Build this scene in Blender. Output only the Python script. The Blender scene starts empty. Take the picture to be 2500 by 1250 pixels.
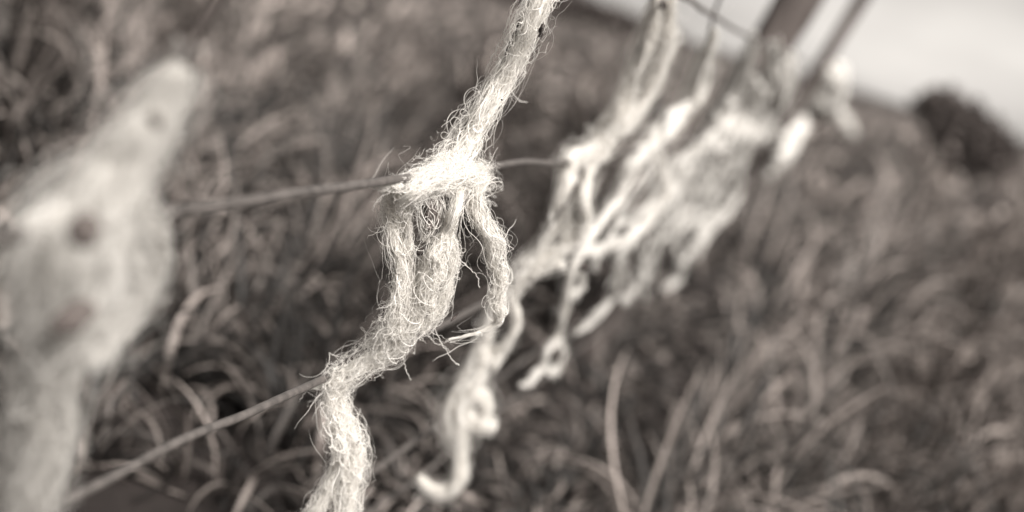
import bpy, math, random
import numpy as np
from mathutils import Vector, Matrix, noise

random.seed(7); RNG = np.random.default_rng(11)
scene = bpy.context.scene
COL = scene.collection

# ---------------------------------------------------------------- camera
W, H = 2500.0, 1250.0
FPX = 50.0 / 36.0 * W
VP = (2190.0, 250.0)                 # where the fence runs to on the horizon
ROLL = math.radians(16.5)
CAM_H = 0.43
FOCUS = 0.575
def unit(v):
    v = np.asarray(v, float); return v / np.linalg.norm(v)
d_c = unit((VP[0] - W / 2, H / 2 - VP[1], -FPX))           # along the fence, in camera axes
h_c = np.array((math.cos(ROLL), -math.sin(ROLL), 0.0))
up_c = unit(np.cross(h_c, d_c))
if up_c[1] < 0: up_c = -up_c
y_c = unit(d_c - up_c * d_c.dot(up_c))
x_c = np.cross(y_c, up_c)
R = np.array([x_c, y_c, up_c])                             # camera axes -> world axes
CAM = np.array((0.0, 0.0, CAM_H))
cam_data = bpy.data.cameras.new('camera'); cam = bpy.data.objects.new('camera', cam_data); COL.objects.link(cam)
M = Matrix.Identity(4)
for i in range(3):
    for j in range(3): M[i][j] = R[i][j]
M.translation = Vector(CAM)
cam.matrix_world = M
cam_data.sensor_width = 36; cam_data.lens = 50
cam_data.clip_start = 0.02; cam_data.clip_end = 2000
cam_data.dof.use_dof = True; cam_data.dof.focus_distance = FOCUS; cam_data.dof.aperture_fstop = 5.0
scene.camera = cam

# ---------------------------------------------------------------- sky, sun, exposure
SUN_EL, SUN_AZ = math.radians(41), math.radians(128)      # azimuth from +Y towards +X
world = bpy.data.worlds.new('World'); scene.world = world; world.use_nodes = True
nt = world.node_tree; nt.nodes.clear()
sky = nt.nodes.new('ShaderNodeTexSky'); sky.sky_type = 'NISHITA'; sky.sun_disc = False
sky.sun_elevation = SUN_EL; sky.sun_rotation = SUN_AZ; sky.dust_density = 1.0; sky.air_density = 1.0
bw = nt.nodes.new('ShaderNodeRGBToBW'); tint = nt.nodes.new('ShaderNodeMix'); tint.data_type = 'RGBA'; tint.blend_type = 'MULTIPLY'
tint.inputs[0].default_value = 1; tint.inputs[7].default_value = (1.0, 0.945, 0.885, 1)
bg = nt.nodes.new('ShaderNodeBackground'); bg.inputs[1].default_value = 0.135
wo = nt.nodes.new('ShaderNodeOutputWorld')
veil = nt.nodes.new('ShaderNodeMix'); veil.data_type = 'FLOAT'          # thin even overcast over the whole sky, with soft clouds
ctc = nt.nodes.new('ShaderNodeTexCoord'); cmap = nt.nodes.new('ShaderNodeMapping'); cmap.inputs['Scale'].default_value = (1.5, 1.5, 5)
cn = nt.nodes.new('ShaderNodeTexNoise'); cn.inputs['Scale'].default_value = 3.2; cn.inputs['Detail'].default_value = 5
cr_ = nt.nodes.new('ShaderNodeMapRange'); cr_.inputs[1].default_value = 0.3; cr_.inputs[2].default_value = 0.7; cr_.inputs[3].default_value = 0.8; cr_.inputs[4].default_value = 1.95
nt.links.new(ctc.outputs['Generated'], cmap.inputs[0]); nt.links.new(cmap.outputs[0], cn.inputs[0]); nt.links.new(cn.outputs[0], cr_.inputs[0])
veil.inputs[0].default_value = 0.85
nt.links.new(sky.outputs[0], bw.inputs[0]); nt.links.new(bw.outputs[0], veil.inputs[2]); nt.links.new(cr_.outputs[0], veil.inputs[3]); nt.links.new(veil.outputs[0], tint.inputs[6])
nt.links.new(tint.outputs[2], bg.inputs[0]); nt.links.new(bg.outputs[0], wo.inputs[0])
sun_d = bpy.data.lights.new('sun', 'SUN'); sun_d.energy = 2.7; sun_d.angle = math.radians(20); sun_d.color = (1, 0.945, 0.885)
sun = bpy.data.objects.new('sun', sun_d); COL.objects.link(sun)
to_sun = Vector((math.cos(SUN_EL) * math.sin(SUN_AZ), math.cos(SUN_EL) * math.cos(SUN_AZ), math.sin(SUN_EL)))
sun.rotation_euler = to_sun.to_track_quat('Z', 'Y').to_euler(); sun.location = to_sun * 20
scene.view_settings.view_transform = 'Standard'; scene.view_settings.look = 'None'
scene.view_settings.gamma = 1; scene.view_settings.exposure = 1.5
scene.render.engine = 'CYCLES'; scene.cycles.use_denoising = True
scene.cycles.max_bounces = 9; scene.cycles.diffuse_bounces = 8; scene.cycles.transparent_max_bounces = 8

# ---------------------------------------------------------------- helpers
def sep(v):
    g = 0.76 + 0.21 * v ** 0.35
    return (v, v * g, v * g * 0.945, 1)
def cream(v): return (v, v * 0.98, v * 0.945, 1)
sep_, HUE = sep, {'wool': cream, 'dimmed_wool': cream, 'wool_fibre': cream, 'dimmed_fibre': cream, 'grass_blade': lambda v: (v, v * 0.88, v * 0.82, 1), 'hazed_dry_blade': lambda v: (v, v * 0.89, v * 0.83, 1), 'galvanised_wire': lambda v: (v, v * 0.9, v * 0.85, 1)}   # the warm greys of the place
def mat(name, v=0.3, rough=0.8, noise_scale=None, lo=None, hi=None, bump=0, bump_scale=None, spec=0.3, attr=None, transl=0.0, stretch=None):
    sep = HUE.get(name, sep_)
    m = bpy.data.materials.new(name); m.use_nodes = True; t = m.node_tree
    p = t.nodes['Principled BSDF']; p.inputs['Roughness'].default_value = rough; p.inputs['Specular IOR Level'].default_value = spec
    p.inputs['Base Color'].default_value = sep(v)
    src = None
    tc = t.nodes.new('ShaderNodeTexCoord'); mp = t.nodes.new('ShaderNodeMapping'); t.links.new(tc.outputs['Object'], mp.inputs[0])
    if stretch: mp.inputs['Scale'].default_value = stretch
    if noise_scale:
        n = t.nodes.new('ShaderNodeTexNoise'); n.inputs['Scale'].default_value = noise_scale; n.inputs['Detail'].default_value = 6
        t.links.new(mp.outputs[0], n.inputs[0]); src = n.outputs[0]
    if attr:
        a = t.nodes.new('ShaderNodeAttribute'); a.attribute_name = attr; src = a.outputs['Fac']
    colour = None
    if src is not None and lo is not None:
        cr = t.nodes.new('ShaderNodeValToRGB'); cr.color_ramp.elements[0].color = sep(lo); cr.color_ramp.elements[1].color = sep(hi)
        if not attr: cr.color_ramp.elements[0].position = 0.3; cr.color_ramp.elements[1].position = 0.7
        t.links.new(src, cr.inputs[0]); t.links.new(cr.outputs[0], p.inputs['Base Color']); colour = cr.outputs[0]
    if bump:
        n2 = t.nodes.new('ShaderNodeTexNoise'); n2.inputs['Scale'].default_value = bump_scale or 200; n2.inputs['Detail'].default_value = 5
        t.links.new(mp.outputs[0], n2.inputs[0])
        b = t.nodes.new('ShaderNodeBump'); b.inputs['Strength'].default_value = bump; b.inputs['Distance'].default_value = 0.002
        t.links.new(n2.outputs[0], b.inputs['Height']); t.links.new(b.outputs[0], p.inputs['Normal'])
    if transl:
        tr = t.nodes.new('ShaderNodeBsdfTranslucent'); mx = t.nodes.new('ShaderNodeMixShader'); mx.inputs[0].default_value = transl
        if colour is not None: t.links.new(colour, tr.inputs[0])
        else: tr.inputs[0].default_value = sep(v)
        o = t.nodes['Material Output']
        t.links.new(p.outputs[0], mx.inputs[1]); t.links.new(tr.outputs[0], mx.inputs[2]); t.links.new(mx.outputs[0], o.inputs[0])
    return m
MAT = {
    'wool': mat('wool', 0.82, 1.0, 120, 0.56, 0.88, bump=0.8, bump_scale=900, spec=0.05, transl=0.12),
    'fibre': mat('wool_fibre', 0.9, 0.8, spec=0.15, transl=0.3),
    'dimmed': mat('dimmed_wool', 0.6, 1.0, 60, 0.46, 0.76, bump=0.8, bump_scale=900, spec=0.05, transl=0.12),  # darker copy of the wool, dimmer light put into its colour
    'dimmedfibre': mat('dimmed_fibre', 0.66, 0.8, spec=0.1, transl=0.3),  # fibres of the same darkened copy
    'rust': mat('rusty_wire', 0.06, 0.8, 200, 0.035, 0.1, bump=0.5, bump_scale=1200),
    'dirty': mat('dirty_wool', 0.3, 1.0, 250, 0.05, 0.22, bump=0.9, bump_scale=700, spec=0.05),
    'dirtyfibre': mat('dirty_fibre', 0.42, 0.9, spec=0.1),
    'pit_shade': mat('wool_pit_shade', 0.14, 1.0, 300, 0.06, 0.15, bump=0.6, bump_scale=800),  # dark lumps standing for shaded holes in the near tuft
    'dark_bits': mat('debris_and_pit_shade', 0.05, 0.9, 300, 0.02, 0.09, bump=0.8, bump_scale=800),
    'wire': mat('galvanised_wire', 0.25, 0.55, 160, 0.05, 0.12, bump=0.25, bump_scale=1500, spec=0.6),
    'post': mat('weathered_wood', 0.14, 0.9, 60, 0.045, 0.14, bump=1.0, bump_scale=120, stretch=(1, 1, 0.08)),
    'soil': mat('soil', 0.06, 1.0, 14, 0.010, 0.035, bump=1.0, bump_scale=90),
    'grass': mat('grass_blade', 0.2, 0.6, lo=0.004, hi=0.47, attr='tone', transl=0.16, spec=0.5),
    'hazed_grass': mat('hazed_dry_blade', 0.4, 0.7, lo=0.06, hi=0.62, attr='tone', transl=0.2, spec=0.3),  # dry meadow grass, paled so its colour carries the distance haze
    'bush': mat('bush_leaf', 0.04, 0.8, lo=0.03, hi=0.15, attr='tone', transl=0.15),
    'bark': mat('bark', 0.05, 0.9, 40, 0.03, 0.08, bump=1, bump_scale=60),
}
def vary(m, lo, hi):
    sep = cream; t = m.node_tree; h = t.nodes.new('ShaderNodeHairInfo'); c = t.nodes.new('ShaderNodeValToRGB')
    c.color_ramp.elements[0].color = sep(lo); c.color_ramp.elements[1].color = sep(hi); c.color_ramp.elements[1].position = 0.6
    t.links.new(h.outputs['Random'], c.inputs[0])
    for n in t.nodes:
        if n.type == 'BSDF_PRINCIPLED': t.links.new(c.outputs[0], n.inputs['Base Color'])
        if n.type == 'BSDF_TRANSLUCENT': t.links.new(c.outputs[0], n.inputs['Color'])
vary(MAT['fibre'], 0.62, 0.92); vary(MAT['dimmedfibre'], 0.46, 0.74)
def link(o, parent=None):
    COL.objects.link(o)
    if parent: o.parent = parent
    return o
def empty(name, loc, label, cat, group=None):
    o = bpy.data.objects.new(name, None); o.location = loc; o.empty_display_size = 0.02; link(o)
    o['label'] = label; o['category'] = cat
    if group: o['group'] = group
    return o
def put(name, verts, faces, m, parent=None, kind=None, smooth=True, tone=None):
    """link a mesh; verts are world coordinates, taken relative to the parent's place"""
    me = bpy.data.meshes.new(name)
    v = np.asarray(verts, np.float32)
    if parent is not None: v = v - np.array(parent_loc(parent), np.float32)
    if isinstance(faces, np.ndarray):
        k = faces.shape[1]; nf = len(faces)
        me.vertices.add(len(v)); me.vertices.foreach_set('co', v.ravel())
        me.loops.add(nf * k); me.loops.foreach_set('vertex_index', faces.astype(np.int32).ravel())
        me.polygons.add(nf); me.polygons.foreach_set('loop_start', np.arange(0, nf * k, k, dtype=np.int32))
        me.update(calc_edges=True)
    else:
        me.from_pydata(v.tolist(), [], faces)
    if smooth: me.polygons.foreach_set('use_smooth', np.ones(len(me.polygons), bool))
    if tone is not None:
        a = me.attributes.new('tone', 'FLOAT', 'POINT'); a.data.foreach_set('value', np.asarray(tone, np.float32))
    me.materials.append(m); me.update()
    o = bpy.data.objects.new(name, me); link(o, parent)
    if kind: o['kind'] = kind
    return o
def parent_loc(p):
    l = Vector((0, 0, 0))
    while p is not None: l = l + p.location; p = p.parent
    return l
def catmull(P, n):
    P = np.asarray(P, float); Q = np.vstack([2 * P[0] - P[1], P, 2 * P[-1] - P[-2]]); m = len(P) - 1
    t = np.linspace(0, m, n); i = np.minimum(t.astype(int), m - 1); f = (t - i)[:, None]
    a, b, c, d = Q[i], Q[i + 1], Q[i + 2], Q[i + 3]
    return 0.5 * (2 * b + (c - a) * f + (2 * a - 5 * b + 4 * c - d) * f ** 2 + (3 * b - a - 3 * c + d) * f ** 3)
def frames(C):
    T = np.gradient(C, axis=0); T /= np.linalg.norm(T, axis=1)[:, None] + 1e-12
    N = np.zeros_like(T); n = FN.copy()
    for k in range(len(T)):
        n = n - T[k] * n.dot(T[k]); n /= np.linalg.norm(n) + 1e-12; N[k] = n
    return T, N, np.cross(T, N)
def tube(C, rad, sides=10, jitter=0.0, freq=200.0, flat=1.0, seed=0):
    C = np.asarray(C, float); n = len(C); rad = np.broadcast_to(np.asarray(rad, float), (n,))
    T, N, B = frames(C)
    ang = np.linspace(0, 2 * math.pi, sides, endpoint=False)
    V = C[:, None, :] + rad[:, None, None] * (flat * np.cos(ang)[None, :, None] * N[:, None, :] + np.sin(ang)[None, :, None] * B[:, None, :])
    if jitter:
        V2 = V.reshape(-1, 3)
        for k in range(len(V2)):
            c = C[k // sides]; q = Vector(V2[k]) * freq + Vector((seed * 7.1, seed * 3.3, 0))
            f = 1 + jitter * (noise.noise(q) + 0.5 * noise.noise(q * 2.3))
            V2[k] = c + (V2[k] - c) * max(0.25, f)
        V = V2.reshape(n, sides, 3)
    V = np.vstack([V.reshape(-1, 3), C[:1], C[-1:]])
    F = []
    for i in range(n - 1):
        for j in range(sides):
            j2 = (j + 1) % sides; F.append((i * sides + j, i * sides + j2, (i + 1) * sides + j2, (i + 1) * sides + j))
    a, b = n * sides, n * sides + 1
    for j in range(sides):
        j2 = (j + 1) % sides; F.append((a, j2, j)); F.append((b, (n - 1) * sides + j, (n - 1) * sides + j2))
    return V, F

# ---------------------------------------------------------------- where the fence stands
def ray(px, py): return unit(R @ np.array((px - W / 2, H / 2 - py, -FPX)))
def depth(P): return float((R.T @ (np.asarray(P) - CAM))[2] * -1)
P0 = CAM + R @ (np.array((1050 - W / 2, H / 2 - 432, -FPX)) / FPX * 0.575)     # top wire at the sharp tuft
LEAN = math.radians(14.0)                                                       # the old fence leans over
def project(P):
    c = R.T @ (np.asarray(P) - CAM); return (W / 2 + FPX * c[0] / -c[2], H / 2 - FPX * c[1] / -c[2])
SV = None
for s in (1, -1):
    v = np.array((s * math.sin(LEAN), 0, math.cos(LEAN))); q = project(P0 + v * 0.05); q0 = project(P0)
    a = math.degrees(math.atan2(q[0] - q0[0], q0[1] - q[1]))
    if SV is None or a > best: SV, best = v, a
FD = np.array((0.0, 1.0, 0.0))                                                  # along the fence
FN = unit(np.cross(FD, SV));  FN = FN if FN.dot(CAM - P0) > 0 else -FN         # towards the camera's side
def on_fence(px, py, off=0.0):
    r = ray(px, py); t = (P0 + FN * off - CAM).dot(FN) / r.dot(FN)
    return CAM + r * t
def px_size(P): return depth(P) / FPX                                           # metres for one photo pixel there
def fence_uv(P):
    """along the fence, up the fence"""
    q = np.asarray(P) - P0; return q.dot(FD), q.dot(SV)
FENCE_X = P0[0] - P0[2] * math.tan(LEAN) * (1 if SV[0] > 0 else -1)             # where the fence line meets the ground
for q in ((360, 520), (1050, 432), (1380, 397), (200, 1200), (770, 935), (1190, 735), (892, 1166), (1324, 850), (900, 1250), (1332, 918), (1680, 0), (1830, 95), (1900, 150), (2060, 110), (2020, 200), (1440, 790), (200, 600)):
    P = on_fence(*q); print(q, 'uv %.3f %.3f' % fence_uv(P), 'z %.3f depth %.3f' % (P[2], depth(P)))

# ---------------------------------------------------------------- ground
def ground_z(x, y):
    x = np.asarray(x, float); y = np.asarray(y, float)
    z = 0.030 * np.sin(3.1 * x + 1.3) * np.sin(2.7 * y + 0.4) + 0.018 * np.sin(7.3 * x - 2.0 * y) * np.cos(6.1 * y + x)
    r = np.hypot(x, y)
    z = z * np.clip(r / 0.8, 0.2, 1) 
    z = z + 0.10 * np.exp(-(((x + 1.15) / 0.5) ** 2 + ((y - 1.3) / 0.75) ** 2))       # grassy bank beyond the fence
    z = z + 0.06 * np.sin(x * 0.11 + 1) * np.sin(y * 0.09) * np.clip((r - 6) / 20, 0, 1)
    return z
def axis(a, b, near, n):
    t = np.linspace(-1, 1, n); s = np.sign(t) * np.abs(t) ** 3.5
    return near + np.where(s < 0, s * (near - a), s * (b - near))
gx, gy = axis(-900, 900, 0, 240), axis(-900, 1500, 0.8, 240)
GX, GY = np.meshgrid(gx, gy); GZ = ground_z(GX, GY)
idx = np.arange(GX.size).reshape(GX.shape)
F = np.stack([idx[:-1, :-1], idx[:-1, 1:], idx[1:, 1:], idx[1:, :-1]], -1).reshape(-1, 4)
ground = put('ground', np.stack([GX, GY, GZ], -1).reshape(-1, 3), F, MAT['soil'], kind='structure')

# ---------------------------------------------------------------- grass
VIEW_AZ = math.atan2(*(R @ np.array((0, 0, -1.0)))[:2])
def blades(name, n, r0, r1, half, length, width, kseg, tone_mu, tone_sd, bare=True, lab=None, m='grass'):
    lr = RNG.uniform(0, 1, n)
    r = (r0 ** 0.6 + lr * (r1 ** 0.6 - r0 ** 0.6)) ** (1 / 0.6)
    az = VIEW_AZ + RNG.uniform(-half, half, n)
    x, y = r * np.sin(az), r * np.cos(az)
    # clump: pull the roots towards tuft centres
    cell = 0.11 * np.clip(r / 1.5, 1, 6)
    cx = (np.floor(x / cell) + 0.5 + 0.35 * np.sin(np.floor(y / cell) * 12.9)) * cell; cy = (np.floor(y / cell) + 0.5 + 0.35 * np.sin(np.floor(x / cell) * 7.7)) * cell
    pull = RNG.uniform(0, 0.75, n); x0, y0 = x, y; x = x + (cx - x) * pull; y = y + (cy - y) * pull
    keep = np.ones(n, bool)
    if bare:                                                      # bare soil hollow beyond the fence at the left
        keep &= (((x - BARE[0]) / 0.14) ** 2 + ((y - BARE[1]) / 0.085) ** 2) > RNG.uniform(0.15, 1.1, n)
        keep &= np.hypot(x, y) > np.where(x < FENCE_X, 0.98, 0.97)
    x, y, r = x[keep], y[keep], r[keep]; n = len(x)
    dx, dy = (x - cx[keep]), (y - cy[keep])
    out = np.arctan2(dy, dx) + RNG.normal(0, 0.7, n)
    grow = np.clip(r / 1.7, 1, 4)
    L = length * RNG.lognormal(0, 0.38, n) * np.clip(grow, 1, 1.4)
    L = np.minimum(L, 0.21)
    front = (x > FENCE_X - 0.06) & (x < FENCE_X + 0.15) & (y < 2.8)                 # trodden short under the wires
    L = np.where(front, np.minimum(L, 0.04), L)
    L = np.where((r < 1.15) & (x > FENCE_X), np.minimum(L, 0.12), L)
    L = np.where((r < 1.2) & (x <= FENCE_X), np.minimum(L, 0.09 + 0.25 * (r - 0.95)), L)
    wd = width * RNG.lognormal(0, 0.25, n) * grow ** 0.55
    th0 = np.abs(RNG.normal(0.3, 0.5, n)); th1 = th0 + RNG.gamma(3.0, 0.68, n)
    k = kseg + 1; u = np.linspace(0, 1, k)
    th = th0[:, None] + (th1 - th0)[:, None] * u[None, :] ** 1.3
    tw = out[:, None] + RNG.normal(0, 1.0, n)[:, None] * u[None, :]
    seg = (L / kseg)[:, None]
    sx = np.cumsum(np.sin(th) * np.cos(tw) * seg, 1); sy = np.cumsum(np.sin(th) * np.sin(tw) * seg, 1); sz = np.cumsum(np.cos(th) * seg, 1)
    z0 = ground_z(x, y) - 0.004
    P = np.stack([x[:, None] + sx, y[:, None] + sy, np.maximum(z0[:, None] + sz, z0[:, None] + 0.006)], -1)
    side = np.stack([-np.sin(tw), np.cos(tw), np.zeros_like(tw)], -1)
    roll = RNG.normal(0, 0.5, n)[:, None]; side[..., 2] = np.sin(roll); side /= np.linalg.norm(side, axis=-1, keepdims=True)
    prof = np.minimum(1, 0.55 + 2.2 * u) * (1 - u ** 2.2) ** 0.8; prof[-1] = 0.06
    wv = side * (wd[:, None] * prof[None, :] * 0.5)[..., None]
    nrm = np.stack([-np.cos(th) * np.cos(tw), -np.cos(th) * np.sin(tw), np.sin(th)], -1) * (wd[:, None] * prof[None, :] * 0.22)[..., None]
    V = np.stack([P - wv + nrm, P, P + wv + nrm], 2).reshape(n, k * 3, 3)
    base = []
    for i in range(kseg):
        for j in (0, 1): base.append((3 * i + j, 3 * i + j + 1, 3 * i + 3 + j + 1, 3 * i + 3 + j))
    F = (np.array(base)[None] + (np.arange(n) * k * 3)[:, None, None]).reshape(-1, 4)
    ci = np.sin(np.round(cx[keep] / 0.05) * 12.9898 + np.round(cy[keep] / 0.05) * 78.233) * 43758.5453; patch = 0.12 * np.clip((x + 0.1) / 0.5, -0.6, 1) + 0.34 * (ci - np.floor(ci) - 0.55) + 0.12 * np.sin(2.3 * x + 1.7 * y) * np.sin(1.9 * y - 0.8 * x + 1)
    tone = np.clip(np.where(RNG.random(n) < 0.68, 0.16 * tone_mu, 2.7 * tone_mu) + RNG.normal(0, 0.5 * tone_sd, n) + patch, 0.02, 1)
    dead = RNG.random(n) < 0.10; tone[dead] = np.clip(tone[dead] + 0.3, 0, 1)
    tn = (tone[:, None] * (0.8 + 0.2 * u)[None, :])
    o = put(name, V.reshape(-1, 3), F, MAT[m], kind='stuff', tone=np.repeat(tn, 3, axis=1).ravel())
    o['label'] = lab; o['category'] = 'grass'
    return o
def on_ground(px, py):
    r = ray(px, py); t = 0.2
    while t < 80:
        P = CAM + r * t
        if P[2] < ground_z(P[0], P[1]): return P
        t *= 1.01
    return P
BARE = on_ground(430, 1090)[:2]
blades('grass', 25000, 0.90, 5.5, 0.62, 0.15, 0.0052, 9, 0.25, 0.26, lab='tangled long grass blades around the foot of the wire fence')
blades('turf', 6000, 0.90, 3.2, 0.45, 0.05, 0.0055, 6, 0.14, 0.2, lab='short turf filling the gaps between the longer grass tussocks')
blades('meadow_grass', 26000, 4.6, 90.0, 0.7, 0.14, 0.009, 4, 0.75, 0.15, bare=False, m='hazed_grass', lab='pale blurred meadow grass reaching back to the horizon')

# ---------------------------------------------------------------- the fence
fence = empty('wire_fence', (float(FENCE_X), float(P0[1]), 0.0), 'leaning stock fence of rusty grey wires and weathered posts', 'fence')
WIRES = [   # photo waypoints each strand of wire runs through
    [(-1100, 830), (-300, 640), (0, 585), (360, 522), (600, 490), (800, 462), (960, 440), (1050, 432), (1180, 412), (1280, 398), (1380, 395), (1520, 372), (1700, 340), (1900, 305), (2080, 272), (2150, 258)],
    [(-500, 1520), (200, 1200), (480, 1062), (640, 992), (770, 935), (1000, 832), (1190, 735), (1450, 610), (1700, 492), (1900, 395), (2080, 306), (2150, 270)],
    [(500, 1450), (892, 1166), (1088, 1026), (1180, 954), (1324, 850), (1400, 802), (1600, 655), (1900, 445), (2080, 325), (2150, 277)],
    [(650, 1460), (900, 1254), (996, 1186), (1092, 1108), (1212, 1004), (1332, 918), (1600, 705), (1900, 470), (2080, 333), (2150, 280)],
    [(1300, -195), (1500, -95), (1680, 0), (1740, 38), (1830, 90), (1930, 135), (2060, 192), (2150, 232)],
]
for w in WIRES:
    C = catmull([on_fence(*q) for q in w], 260)
    C = C + FN * (0.0005 * np.sin(np.arange(260) * 0.11))[:, None] + SV * (0.0004 * np.sin(np.arange(260) * 0.17 + 1))[:, None]
    V, F = tube(C, 0.0017, 10); put('wire', V, F, MAT['wire'], fence)
def hang(y0, d0, y1, d1):
    """free-hanging wool falls plumb from the wire instead of following the leaning fence"""
    def f(px, py, off=0.0):
        P = on_fence(px, py)
        if py <= y0: return P + FN * off
        r = ray(px, py); fw = -(R.T @ r)[2]
        k = min(1.0, (py - y0) / 60.0); dd = d0 + (d1 - d0) * (py - y0) / (y1 - y0)
        return CAM + r * ((dd / fw) * k + (1 - k) * np.linalg.norm(P - CAM)) + FN * off
    return f
HANG_A = hang(432, 0.575, 925, 0.615); HANG_C = hang(395, 0.82, 1200, 0.93)
def plumb(px, py, off=0.0):
    P = on_fence(px, py)
    if fence_uv(P)[1] >= 0: return P + FN * off
    r = ray(px, py); q = CAM + r * ((P0[0] - CAM[0]) / r[0])          # the upright plane below the top wire
    return P + (q - P) * 0.75 + FN * off
HANG_D = HANG_E = HANG_F = plumb
STAYS = [[(-60, 1400), (110, 1000), (190, 640), (230, 500), (345, 330), (425, 170), (480, 80), (540, -20), (620, -160)],
    [(846, 1400), (846, 1100), (835, 920), (960, 830), (990, 720), (962, 560), (975, 470), (1068, 436), (1110, 380), (1182, 270), (1226, 200), (1287, 60), (1350, -50), (1420, -170)],
    [(1130, 1100), (1170, 880), (1290, 650), (1405, 480), (1450, 375), (1508, 280), (1555, 165), (1592, 60), (1606, 0), (1650, -120)],
    [(1355, 880), (1400, 640), (1500, 500), (1560, 385), (1650, 290), (1705, 200), (1735, 110), (1748, 50), (1775, -20), (1840, -150)],
    [(1470, 760), (1600, 500), (1680, 380), (1770, 270), (1828, 150), (1860, 80), (1900, 0), (1960, -120)]]
for w, pl in zip(STAYS, (on_fence, HANG_A, HANG_C, HANG_D, HANG_E)):
    C = catmull([pl(q[0], q[1], -0.0028) for q in w], 120)
    V, F = tube(C, 0.00115, 8); put('stay_wire', V, F, MAT['rust'], fence)
def drapes(n, x0, x1, seed):
    """thin strands hanging off the top wire, photo coordinates"""
    rs = np.random.default_rng(seed); out = []
    for k in range(n):
        x = x0 + (x1 - x0) * (k + rs.uniform(0.1, 0.9)) / n; y = 372 - (x - 1520) * 0.17 + rs.uniform(0, 60); l = rs.uniform(190, 330) * (1 - 0.25 * (x - x0) / (x1 - x0)); st = []
        ph = rs.uniform(0, 6.28); r = rs.uniform(6, 9); sl = rs.uniform(0.42, 0.62)
        for q in np.linspace(0, 1, 6): st.append((x - sl * l * q + 7 * math.sin(ph + q * 5), y + l * q, r * (1 - 0.35 * q) * (1 + 0.3 * math.sin(q * 9 + ph))))
        out.append(st)
    return out
def knot(px, py):
    P = on_fence(px, py); t = np.linspace(0, 1, 40); a = t * math.pi * 7
    C = P[None] + FD[None] * ((t - 0.5) * 0.011)[:, None] + FN[None] * (np.cos(a) * 0.0026)[:, None] + SV[None] * (np.sin(a) * 0.0026)[:, None]
    V, F = tube(C, 0.0011, 6); put('wire_knot', V, F, MAT['wire'], fence)
for q in ((195, 550), (1065, 431), (1425, 389), (1585, 361), (1425, 622), (845, 902)): knot(*q)
def post(px, py, width, top, off):
    P = on_fence(px, py); u = fence_uv(P); B = P - SV * (P[2] + 0.15) / SV[2] - FN * off
    n = 40; t = np.linspace(0, (P[2] + 0.15) / SV[2] + top, n); C = B[None] + SV[None] * t[:, None]
    V, F = tube(C, width / 2 * (1 - 0.06 * t), 20, jitter=0.10, freq=26, seed=3)
    p = put('post', V, F, MAT['post'], fence)
    return P, p
P_, post_o = post(1928, 150, 0.056, 0.75, 0.031)
stake_P, stake_o = post(2068, 100, 0.028, 0.6, 0.018)
def staple(P, parent):
    t = np.linspace(0, math.pi, 14); C = P[None] + SV[None] * (np.cos(t) * 0.006)[:, None] + FN[None] * (np.sin(t) * 0.007 - 0.003)[:, None]
    V, F = tube(C, 0.0013, 6); put('staple', V, F, MAT['wire'], parent)
s_post = fence_uv(P_)[0]
for w in WIRES:
    C = catmull([on_fence(*q) for q in w], 260); k = np.argmin(np.abs((C - P0) @ FD - s_post)); staple(C[k], post_o)

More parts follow.
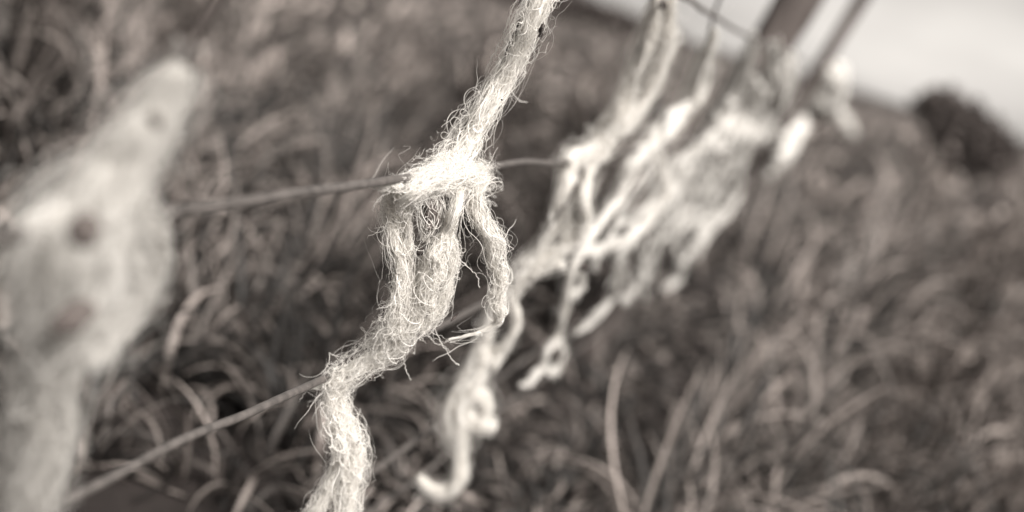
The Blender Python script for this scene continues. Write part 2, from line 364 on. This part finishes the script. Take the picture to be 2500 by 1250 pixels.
# ---------------------------------------------------------------- wool
def wool(name_label, strands, group, seed=0, fibres=4000, thin=0.00011, curl=0.0012, wave=0.007, core=0.40, locks=6, fly=0.06, fat=1.2, place=None, dim=False, top_fat=1.0, bead=1.0, fuzz=0.2, dirty=(), dark_bits=(), flyers=()):
    rs = np.random.default_rng(seed)
    put_at = place or on_fence
    first = strands[0]; base = put_at(*first[0][:2])
    t = empty('wool_tuft', [float(c) for c in base], name_label, 'wool', group)
    tot = 0; data = []
    for st in strands:
        pts = [put_at(q[0], q[1], q[3] if len(q) > 3 else 0.0) for q in st]
        rad = fat * np.array([q[2] * px_size(p) * (top_fat if q[1] < 350 else 1.0) for q, p in zip(st, pts)])
        C4 = catmull(np.column_stack([np.array(pts), rad]), max(16, 9 * len(st))); C, rr = C4[:, :3], np.maximum(C4[:, 3], 0.00006)
        ln = np.linalg.norm(np.diff(C, axis=0), axis=1).sum(); data.append((C, rr, ln)); tot += ln * rr.mean()
    P_all, R_all, N_all = [], [], []
    for si, (C, rr, ln) in enumerate(data):
        T, N, B = frames(C); m = len(C); sl = np.linspace(0, 1, m) * ln
        nl = locks; lp = rs.uniform(0, 2 * math.pi, (nl, 5)); lf = rs.uniform(0.6, 1.5, (nl, 4)); ltw = rs.normal(0, 28, nl)
        wl = (7.0 * rr.mean() + 0.012) / (0.4 + 0.6 * bead)
        lrho = 0.52 + 0.38 * np.sin(2 * math.pi * sl[None] / wl * lf[:, :1] * 0.5 + lp[:, :1])
        lphi = lp[:, 1:2] + np.arange(nl)[:, None] * 2 * math.pi / nl + ltw[:, None] * sl[None] * 0.6 + 0.7 * np.sin(2 * math.pi * sl[None] / wl * lf[:, 1:2] + lp[:, 2:3])
        lrad = (0.8 + 0.35 * bead * np.sin(2 * math.pi * sl[None] / wl * lf[:, 2:3] * 1.3 + lp[:, 3:4])) * (0.45 + 0.55 * np.minimum(1, np.minimum(sl, ln - sl) / (0.08 * ln)))[None]
        lcen = C[None] + (N[None] * (0.55 * np.cos(lphi))[..., None] + B[None] * np.sin(lphi)[..., None]) * (rr[None] * lrho)[..., None]
        Vs, Fs, k0 = [], [], 0
        for j in range(nl):
            V, F = tube(lcen[j], np.maximum(rr * (core if si not in dirty else 0.34) * lrad[j], 0.00004), 8, jitter=0.45 * bead, freq=0.45 / max(rr.mean() * core, 0.0015), seed=seed * 5 + si + j * 3)
            Vs.append(V); Fs += [tuple(q + k0 for q in f) for f in F]; k0 += len(V)
        put('wool_strand', np.vstack(Vs), Fs, MAT['dirty'] if si in dirty else MAT['dimmed' if dim else 'wool'], t)
        n = int(fibres * ln * rr.mean() / tot * (0.35 if si in dirty else 1))
        if n < 4: continue
        K = 26
        t0 = rs.uniform(0, 1, n); t0 = np.clip(t0 + 0.035 * np.sin(t0 * ln / 0.011 * 2 * math.pi + lp[0, 4]) * 0.02 / ln * 3, 0, 1); L = rs.lognormal(math.log(0.03), 0.6, n).clip(0, 0.07) * rs.choice([-1, 1], n)
        u = np.linspace(0, 1, K)
        s = t0[:, None] + (L / ln)[:, None] * u[None]
        s = np.abs(s); s = 1 - np.abs(1 - s); s = np.clip(s, 0, 1)
        f = s * (m - 1); i = np.minimum(f.astype(int), m - 2); w = (f - i)[..., None]
        lk = rs.choice(nl, n, p=rs.dirichlet(np.full(nl, 1.6))); c = lcen[lk[:, None], i] * (1 - w) + lcen[lk[:, None], i + 1] * w; rad = rr[i]
        fz = rs.random(n) < fuzz; rho = (np.abs(rs.normal(0.0, 0.34, n)) + 0.12) * np.where(fz, 2.0, 1.0); phi = rs.uniform(0, 2 * math.pi, n)[:, None] + rs.normal(0, 1.2, n)[:, None] * u[None]
        pos = c + (N[i] * (np.cos(phi) * 0.9)[..., None] + B[i] * np.sin(phi)[..., None]) * (rad * rho[:, None])[..., None]
        e1 = rs.normal(0, 1, (n, 3)); e1 /= np.linalg.norm(e1, axis=1)[:, None]
        e2 = rs.normal(0, 1, (n, 3)); e2 -= e1 * (e1 * e2).sum(1)[:, None]; e2 /= np.linalg.norm(e2, axis=1)[:, None]
        am = curl * rs.lognormal(-0.1, 0.5, n) * rs.choice([0.25, 0.6, 1.15], n); cyc = np.abs(L) / (wave * rs.lognormal(0, 0.35, n)); cyc = np.minimum(cyc, 3.6)
        a = 2 * math.pi * cyc[:, None] * u[None] + rs.uniform(0, 6.28, n)[:, None]
        am = np.minimum(am, 0.6 * rr.mean() + 0.0004)
        am = am[:, None] * np.clip(rad / rr.mean(), 0.15, 1.3)
        pos = pos + (am * np.cos(a))[..., None] * e1[:, None] + (am * np.sin(a))[..., None] * e2[:, None]
        isf = rs.random(n) < fly                                      # fibres that stand away from the strand
        go = rs.normal(0, 1, (n, 3)); go -= FN * (go @ FN)[:, None] * 0.5; go[:, 2] -= 0.3
        pos = pos + (isf * np.minimum(np.abs(rs.normal(0, 0.0055, n)), 0.011))[:, None, None] * go[:, None] * (u ** 1.5)[None, :, None]
        P_all.append(pos.reshape(-1, 3)); N_all.append(np.full(n, K, np.int32))
        R_all.append(np.repeat((thin * rs.lognormal(-0.1, 0.5, n) * np.where(fz, 0.5, 1.0))[:, None], K, 1) * np.where(u < 0.85, 1, 1 - 0.7 * (u - 0.85) / 0.15)[None])
        R_all[-1] = R_all[-1].ravel()
    for fl in flyers:                                                 # single long hairs
        C = catmull([put_at(*q) for q in fl], 26); C = C + rs.normal(0, 0.0002, C.shape)
        P_all.append(C); N_all.append(np.array([26], np.int32)); R_all.append(np.full(26, thin * 1.3))
    if P_all:
        P = np.vstack(P_all).astype(np.float32) - np.array(base, np.float32)
        cd = bpy.data.hair_curves.new('loose_fibres'); cd.add_curves(np.concatenate(N_all).tolist())
        cd.attributes['position'].data.foreach_set('vector', P.ravel())
        ra = cd.attributes.get('radius') or cd.attributes.new('radius', 'FLOAT', 'POINT')
        ra.data.foreach_set('value', np.concatenate(R_all).astype(np.float32))
        cd.materials.append(MAT['dimmedfibre' if dim else 'fibre'])
        o = bpy.data.objects.new('loose_fibres', cd); link(o, t); o['kind'] = 'stuff'
    for (x, y, w, l, ang, off) in dark_bits:                              # bits of dirt and seed, and dark lumps standing for shaded holes
        P = put_at(x, y, off); k = px_size(P)
        a = math.radians(ang); d = FD * math.sin(a) + SV * math.cos(a)
        s = np.linspace(-1, 1, 9); C = P[None] + d[None] * (s * l * k / 2)[:, None]
        V, F = tube(C, np.sqrt(np.maximum(0.02, 1 - s ** 2)) * w * k / 2, 9, jitter=0.5, freq=500, seed=seed)
        put('debris_and_pit_shade', V, F, MAT['dark_bits'] if seed != 2 else MAT['pit_shade'], t)
    return t
G = 'wool tufts snagged along the wire fence'
# the sharp tuft in the middle
wool('sharp white wool tuft slung over the top wire, longest curled loop on its right', [
    [(1350, -45, 40), (1318, 0, 34), (1287, 60, 40), (1257, 130, 36), (1226, 200, 36), (1182, 270, 40), (1150, 325, 46), (1108, 380, 46, 0.002), (1062, 432, 44, 0.003)],
    [(948, 470, 22, 0.002), (985, 440, 34, 0.004), (1045, 424, 46, 0.003), (1105, 416, 48, 0.003), (1150, 432, 36, 0.002), (1158, 462, 22, 0.001)],
    [(958, 448, 24), (958, 520, 30), (970, 600, 30), (984, 660, 32), (988, 720, 44), (972, 790, 46), (932, 850, 44), (880, 888, 36), (832, 922, 32), (795, 940, 18)],
    [(1005, 450, 16), (996, 500, 10), (1000, 560, 9), (996, 620, 10)],
    [(1035, 462, 30, -0.001), (1058, 500, 44, -0.002), (1070, 545, 38, -0.002), (1060, 595, 24, -0.003)],
    [(1128, 440, 18), (1118, 500, 13), (1092, 565, 20), (1068, 620, 38), (1050, 690, 42), (1025, 750, 40), (985, 815, 36)],
    [(1095, 580, 16), (1105, 620, 20), (1098, 680, 16), (1085, 730, 18), (1062, 775, 18), (1030, 800, 16)],
    [(1135, 425, 26), (1152, 470, 24), (1178, 535, 22), (1202, 590, 26), (1218, 650, 24), (1222, 700, 18), (1212, 745, 20), (1214, 785, 8), (1178, 808, 3.5), (1130, 822, 1.5), (1095, 828, 0.6)],
    [(838, 915, 28), (818, 955, 34), (830, 1020, 38), (846, 1080, 40), (850, 1150, 38), (846, 1220, 34), (842, 1310, 34)],
    [(895, 450, 4, 0.001), (925, 446, 9, 0.002), (965, 442, 18, 0.003)], [(750, 946, 4), (778, 936, 10, 0.002), (805, 925, 18, 0.003)],
    [(838, 1120, 16), (800, 1195, 20), (765, 1260, 24), (740, 1310, 22)],
], G, seed=1, fibres=10500, thin=0.000095, curl=0.0016, core=0.11, locks=12, fat=0.82, fuzz=0.42, place=HANG_A, dirty=(4,), fly=0.12,
    dark_bits=[(1285, 46, 14, 30, 150, 0.0075), (1282, 62, 10, 16, 30, 0.0075), (1012, 604, 20, 26, 20, 0.003), (1055, 552, 12, 40, 80, -0.002), (1082, 755, 6, 40, 60, 0.006), (1012, 745, 5, 26, 40, 0.007), (1195, 225, 5, 18, 100, 0.006), (880, 905, 7, 20, 30, 0.006), (965, 560, 6, 12, 70, 0.006), (842, 1060, 6, 14, 10, 0.007), (1205, 620, 5, 16, 120, 0.005)],  # one of these bits stands for a dark hole
    flyers=[[(1060, 800), (1085, 850), (1105, 880), (1122, 892)], [(1040, 810), (1060, 835), (1085, 845), (1100, 862)], [(1110, 620), (1140, 650), (1165, 675), (1172, 700)], [(1235, 190), (1250, 225), (1268, 246), (1286, 250)], [(1170, 425), (1185, 450), (1200, 470)],
            [(985, 870), (990, 900), (1002, 930)], [(1135, 505), (1145, 535), (1152, 560)]])
wool('huge blurred pale wool tuft closest to the lens at the left edge', [
    [(428, 165, 26), (402, 235, 44), (346, 330, 56), (292, 420, 62), (238, 500, 84), (200, 590, 125), (195, 690, 140), (165, 770, 112), (128, 850, 74), (100, 950, 62), (102, 1050, 68), (86, 1150, 66), (66, 1290, 64)],
    [(300, 480, 36), (342, 570, 42), (350, 660, 40), (308, 760, 42), (258, 830, 30), (215, 870, 18)],
    [(150, 520, 36), (78, 565, 40), (58, 640, 42), (62, 720, 38)],
], G, seed=2, fibres=5500, thin=0.0001, curl=0.0014, core=0.40, locks=14, fat=0.97, bead=0.6, dim=True, fly=0.3, fuzz=0.5, dark_bits=[(205, 562, 84, 92, 20, 0.014), (180, 775, 70, 150, 70, 0.014), (378, 292, 40, 30, 60, 0.008)])  # shade put into the wool colour; dark lumps stand for holes
wool('long wool tuft just right of the sharp one, ending in a hook near the grass', [
    [(1604, -10, 12), (1590, 60, 18), (1572, 120, 20), (1545, 185, 18), (1518, 250, 20), (1500, 290, 24), (1478, 335, 26), (1450, 372, 30)],
    [(1625, -10, 16), (1628, 60, 22), (1620, 110, 28), (1600, 170, 26), (1570, 230, 22), (1535, 285, 26), (1512, 315, 18)],
    [(1380, 398, 24), (1405, 382, 28), (1440, 375, 28), (1468, 380, 18)],
    [(1388, 400, 26), (1378, 460, 20), (1360, 530, 22), (1322, 598, 22), (1275, 655, 28), (1235, 705, 26), (1205, 760, 22), (1185, 820, 24), (1175, 870, 24)],
    [(1450, 390, 18), (1432, 470, 18), (1428, 545, 24), (1400, 590, 24), (1340, 632, 22), (1285, 668, 22), (1250, 720, 16), (1265, 780, 12), (1235, 840, 16), (1195, 880, 24)],
    [(1400, 430, 12), (1395, 500, 14), (1375, 580, 14)],
    [(1185, 850, 32), (1155, 920, 42), (1132, 985, 46), (1122, 1050, 40), (1124, 1120, 20), (1124, 1165, 20), (1100, 1196, 20), (1060, 1195, 16), (1020, 1165, 9)],
    [(1140, 1010, 30), (1175, 1030, 26), (1212, 1042, 18)], [(1150, 940, 22), (1190, 990, 14), (1165, 1030, 16)],
    [(1255, 672, 14), (1320, 662, 13), (1380, 645, 16)],
], G, seed=3, fibres=8000, thin=0.00013, core=0.25, locks=9, fat=0.95, top_fat=1.35, bead=0.8, place=HANG_C, fly=0.1, dark_bits=[(1412, 645, 22, 24, 10, 0.004), (1602, 2, 26, 22, 10, 0.004)])
wool('wavy wool tuft ending in a small ring over the lower wires', [
    [(1745, 70, 8), (1735, 110, 16), (1718, 160, 24), (1700, 215, 27), (1675, 255, 24), (1648, 290, 26), (1618, 315, 24), (1588, 352, 30), (1550, 392, 28), (1530, 440, 25), (1508, 490, 21), (1470, 540, 21), (1432, 590, 26), (1402, 640, 20), (1386, 700, 17), (1376, 760, 16), (1364, 815, 13), (1348, 850, 14)],
    [(1364, 830, 11), (1372, 870, 12), (1355, 905, 12), (1328, 895, 10), (1334, 862, 10), (1352, 840, 10)],
    [(1330, 890, 10), (1310, 915, 12), (1290, 935, 10), (1268, 940, 6)],
    [(1600, 360, 18), (1612, 420, 20), (1618, 470, 22), (1590, 520, 18), (1540, 575, 18), (1480, 600, 18), (1430, 620, 16)],
    [(1410, 640, 12), (1420, 690, 12), (1400, 730, 12)],
], G, seed=4, fibres=2200, thin=0.00014, core=0.27, locks=9, fat=0.9, top_fat=1.7, bead=0.5, place=HANG_D)
wool('drooping wool tuft between the wavy one and the crowded bundle by the post', [
    [(1838, 95, 16), (1826, 150, 22), (1800, 215, 27), (1768, 272, 29), (1732, 330, 28), (1700, 362, 26), (1660, 395, 26), (1640, 450, 26), (1612, 490, 26), (1580, 540, 22), (1535, 590, 22), (1505, 630, 19), (1500, 700, 19), (1478, 750, 17), (1440, 790, 12), (1405, 815, 8)],
    [(1560, 590, 16), (1560, 650, 18), (1548, 700, 16), (1520, 735, 18)],
    [(1690, 380, 10), (1640, 470, 12), (1585, 500, 10), (1545, 530, 12), (1500, 560, 10), (1470, 610, 10), (1450, 660, 8)],
    [(1612, 500, 12), (1605, 570, 13), (1592, 640, 12), (1570, 700, 13), (1575, 735, 9)],
    [(1530, 600, 9), (1525, 670, 9), (1540, 720, 10)],
    [(1640, 400, 14), (1680, 440, 16), (1690, 500, 14), (1650, 540, 16), (1640, 600, 12)],
] + drapes(9, 1590, 1710, 6), G, seed=5, fibres=1600, thin=0.00016, core=0.27, locks=9, fat=0.9, top_fat=1.7, bead=0.5, dim=True, place=HANG_E)  # sun glare toned down through the darker wool colour
wool('crowded wool bundle draped on the top wire in front of the post', [
    [(1882, 110, 22), (1882, 175, 25), (1862, 225, 18), (1832, 285, 20), (1812, 325, 22)],
    [(1700, 352, 20), (1750, 338, 24), (1800, 330, 26), (1838, 328, 22)],
    [(1812, 340, 20), (1802, 400, 20), (1802, 460, 22), (1780, 510, 22), (1740, 548, 15), (1705, 590, 14), (1668, 640, 14), (1660, 680, 17), (1620, 705, 12)],
    [(1740, 350, 12), (1740, 410, 14), (1722, 470, 14), (1738, 520, 15), (1700, 560, 12)],
    [(1690, 375, 12), (1686, 440, 12), (1660, 520, 12), (1645, 590, 13), (1662, 660, 13)],
    [(1770, 350, 9), (1768, 420, 10), (1760, 480, 12)],
    [(1715, 360, 9), (1708, 430, 10), (1712, 500, 11), (1690, 560, 9), (1690, 610, 8)],
    [(1790, 350, 9), (1785, 430, 11), (1770, 520, 12), (1725, 580, 12), (1700, 630, 10)],
    [(1655, 400, 10), (1650, 470, 11), (1618, 560, 11), (1600, 640, 10), (1598, 700, 9)],
    [(1730, 540, 10), (1690, 545, 10), (1640, 575, 11), (1600, 590, 10)],
] + drapes(13, 1680, 1840, 5), G, seed=6, fibres=1400, thin=0.00018, core=0.27, locks=9, fat=0.9, top_fat=1.7, bead=0.5, dim=True, place=HANG_F)  # darker wool colour here too, against the sun glare
wool('thin twin wool strands pressed against the leaning post', [
    [(1912, 150, 18), (1908, 205, 22), (1892, 255, 19), (1862, 310, 18), (1845, 345, 14)],
    [(1845, 190, 8), (1838, 235, 14), (1815, 280, 13), (1792, 320, 13), (1780, 350, 10)],
], G, seed=7, fibres=600, thin=0.0002, core=0.55, locks=9, fat=1.25, top_fat=1.4, bead=0.3)
wool('blurred white wool clump beyond the post, beside the thin stake', [
    [(2040, 160, 12), (2022, 195, 38), (2012, 240, 42), (2000, 285, 22)],
    [(2035, 270, 12), (2062, 300, 12), (2080, 330, 10)],
], G, seed=8, fibres=400, thin=0.0003, core=0.5, locks=9, fat=1.35, bead=0.4)
wool('low wool clump behind the crowded bundle, right of the post foot', [
    [(1960, 300, 14), (1935, 325, 28), (1910, 360, 30), (1890, 385, 18)],
    [(1900, 330, 14), (1890, 400, 14), (1870, 430, 10)],
], G, seed=9, fibres=300, thin=0.0003, core=0.5, locks=9, fat=1.35, bead=0.4)
wool('small stray wool scrap hanging alone against the grass', [
    [(1765, 735, 8), (1748, 770, 12), (1728, 800, 11), (1714, 828, 8)],
    [(1765, 760, 5), (1748, 775, 6)],
], G, seed=10, fibres=200, thin=0.0002, core=0.55, locks=9, fat=1.25, top_fat=1.4, bead=0.3)

# ---------------------------------------------------------------- bushes far off
def leafy(name, label, centres, leaf, n, seed, cat, stems):
    rs = np.random.default_rng(seed)
    c0 = np.mean([c[0] for c in centres], axis=0); z0 = float(ground_z(c0[0], c0[1]))
    t = empty(name, (float(c0[0]), float(c0[1]), z0), label, cat)
    wts = np.array([np.prod(c[1]) ** (2 / 3) for c in centres]); wts /= wts.sum()
    V = []; tone = []
    for (c, rad), w in zip(centres, wts):
        k = int(n * w); d = rs.normal(0, 1, (k, 3)); d /= np.linalg.norm(d, axis=1)[:, None]
        lump = 1 + 0.22 * np.sin(d[:, 0] * 7 + d[:, 2] * 5 + seed) * np.cos(d[:, 1] * 6)
        P = np.asarray(c) + d * np.asarray(rad) * (rs.uniform(0.2, 1, k) ** 0.4 * lump)[:, None]
        P[:, 2] = np.maximum(P[:, 2], ground_z(P[:, 0], P[:, 1]) + 0.02)
        a = rs.normal(0, 1, (k, 3)); a /= np.linalg.norm(a, axis=1)[:, None]; b = np.cross(a, rs.normal(0, 1, (k, 3))); b /= np.linalg.norm(b, axis=1)[:, None]
        l = leaf * rs.lognormal(0, 0.3, k)[:, None]
        V.append(np.stack([P - a * l, P + b * l * 0.45, P + a * l, P - b * l * 0.45], 1)); tone.append(np.repeat(rs.uniform(0, 1, k), 4))
    V = np.vstack(V); k = len(V)
    put('foliage', V.reshape(-1, 3), np.arange(k * 4).reshape(-1, 4), MAT['bush'], t, smooth=False, tone=np.concatenate(tone), kind='stuff')
    for (c, rad) in centres[:stems]:
        g = np.array((c[0], c[1], float(ground_z(c[0], c[1])) - 0.05)); top = np.asarray(c) + np.array((0.05, 0, rad[2] * 0.4))
        Vt, Ft = tube(catmull([g, (g + top) / 2 + np.array((0.03, 0.02, 0)), top], 10), np.linspace(0.05, 0.015, 10) * max(1, rad[2] / 0.5), 8); put('stem', Vt, Ft, MAT['bark'], t)
    return t
def at(px, py, dist): return CAM + ray(px, py) * dist
bc = [(at(x, y, d), (r, r, r * 0.85)) for x, y, d, r in ((2300, 268, 11.0, 0.20), (2345, 320, 11.1, 0.26), (2400, 352, 10.9, 0.24), (2438, 385, 11.0, 0.17), (2265, 262, 11.4, 0.10), (2370, 300, 11.3, 0.14), (2330, 370, 10.8, 0.16))]
leafy('dark_bush', 'dark rounded bush standing in the meadow at the right edge', bc, 0.035, 3600, 21, 'bush', 4)
hc = []
for k, x in enumerate(np.linspace(1150, 1600, 12)):
    y = 10 + (x - 1380) * 0.37
    hc.append((at(x, y, 42.0), (0.95, 0.9, 0.42 + 0.08 * math.sin(k * 2.3))))
leafy('hedgerow', 'dark blurred hedgerow on the skyline behind the wool strands', hc, 0.12, 9000, 22, 'hedge', 12)
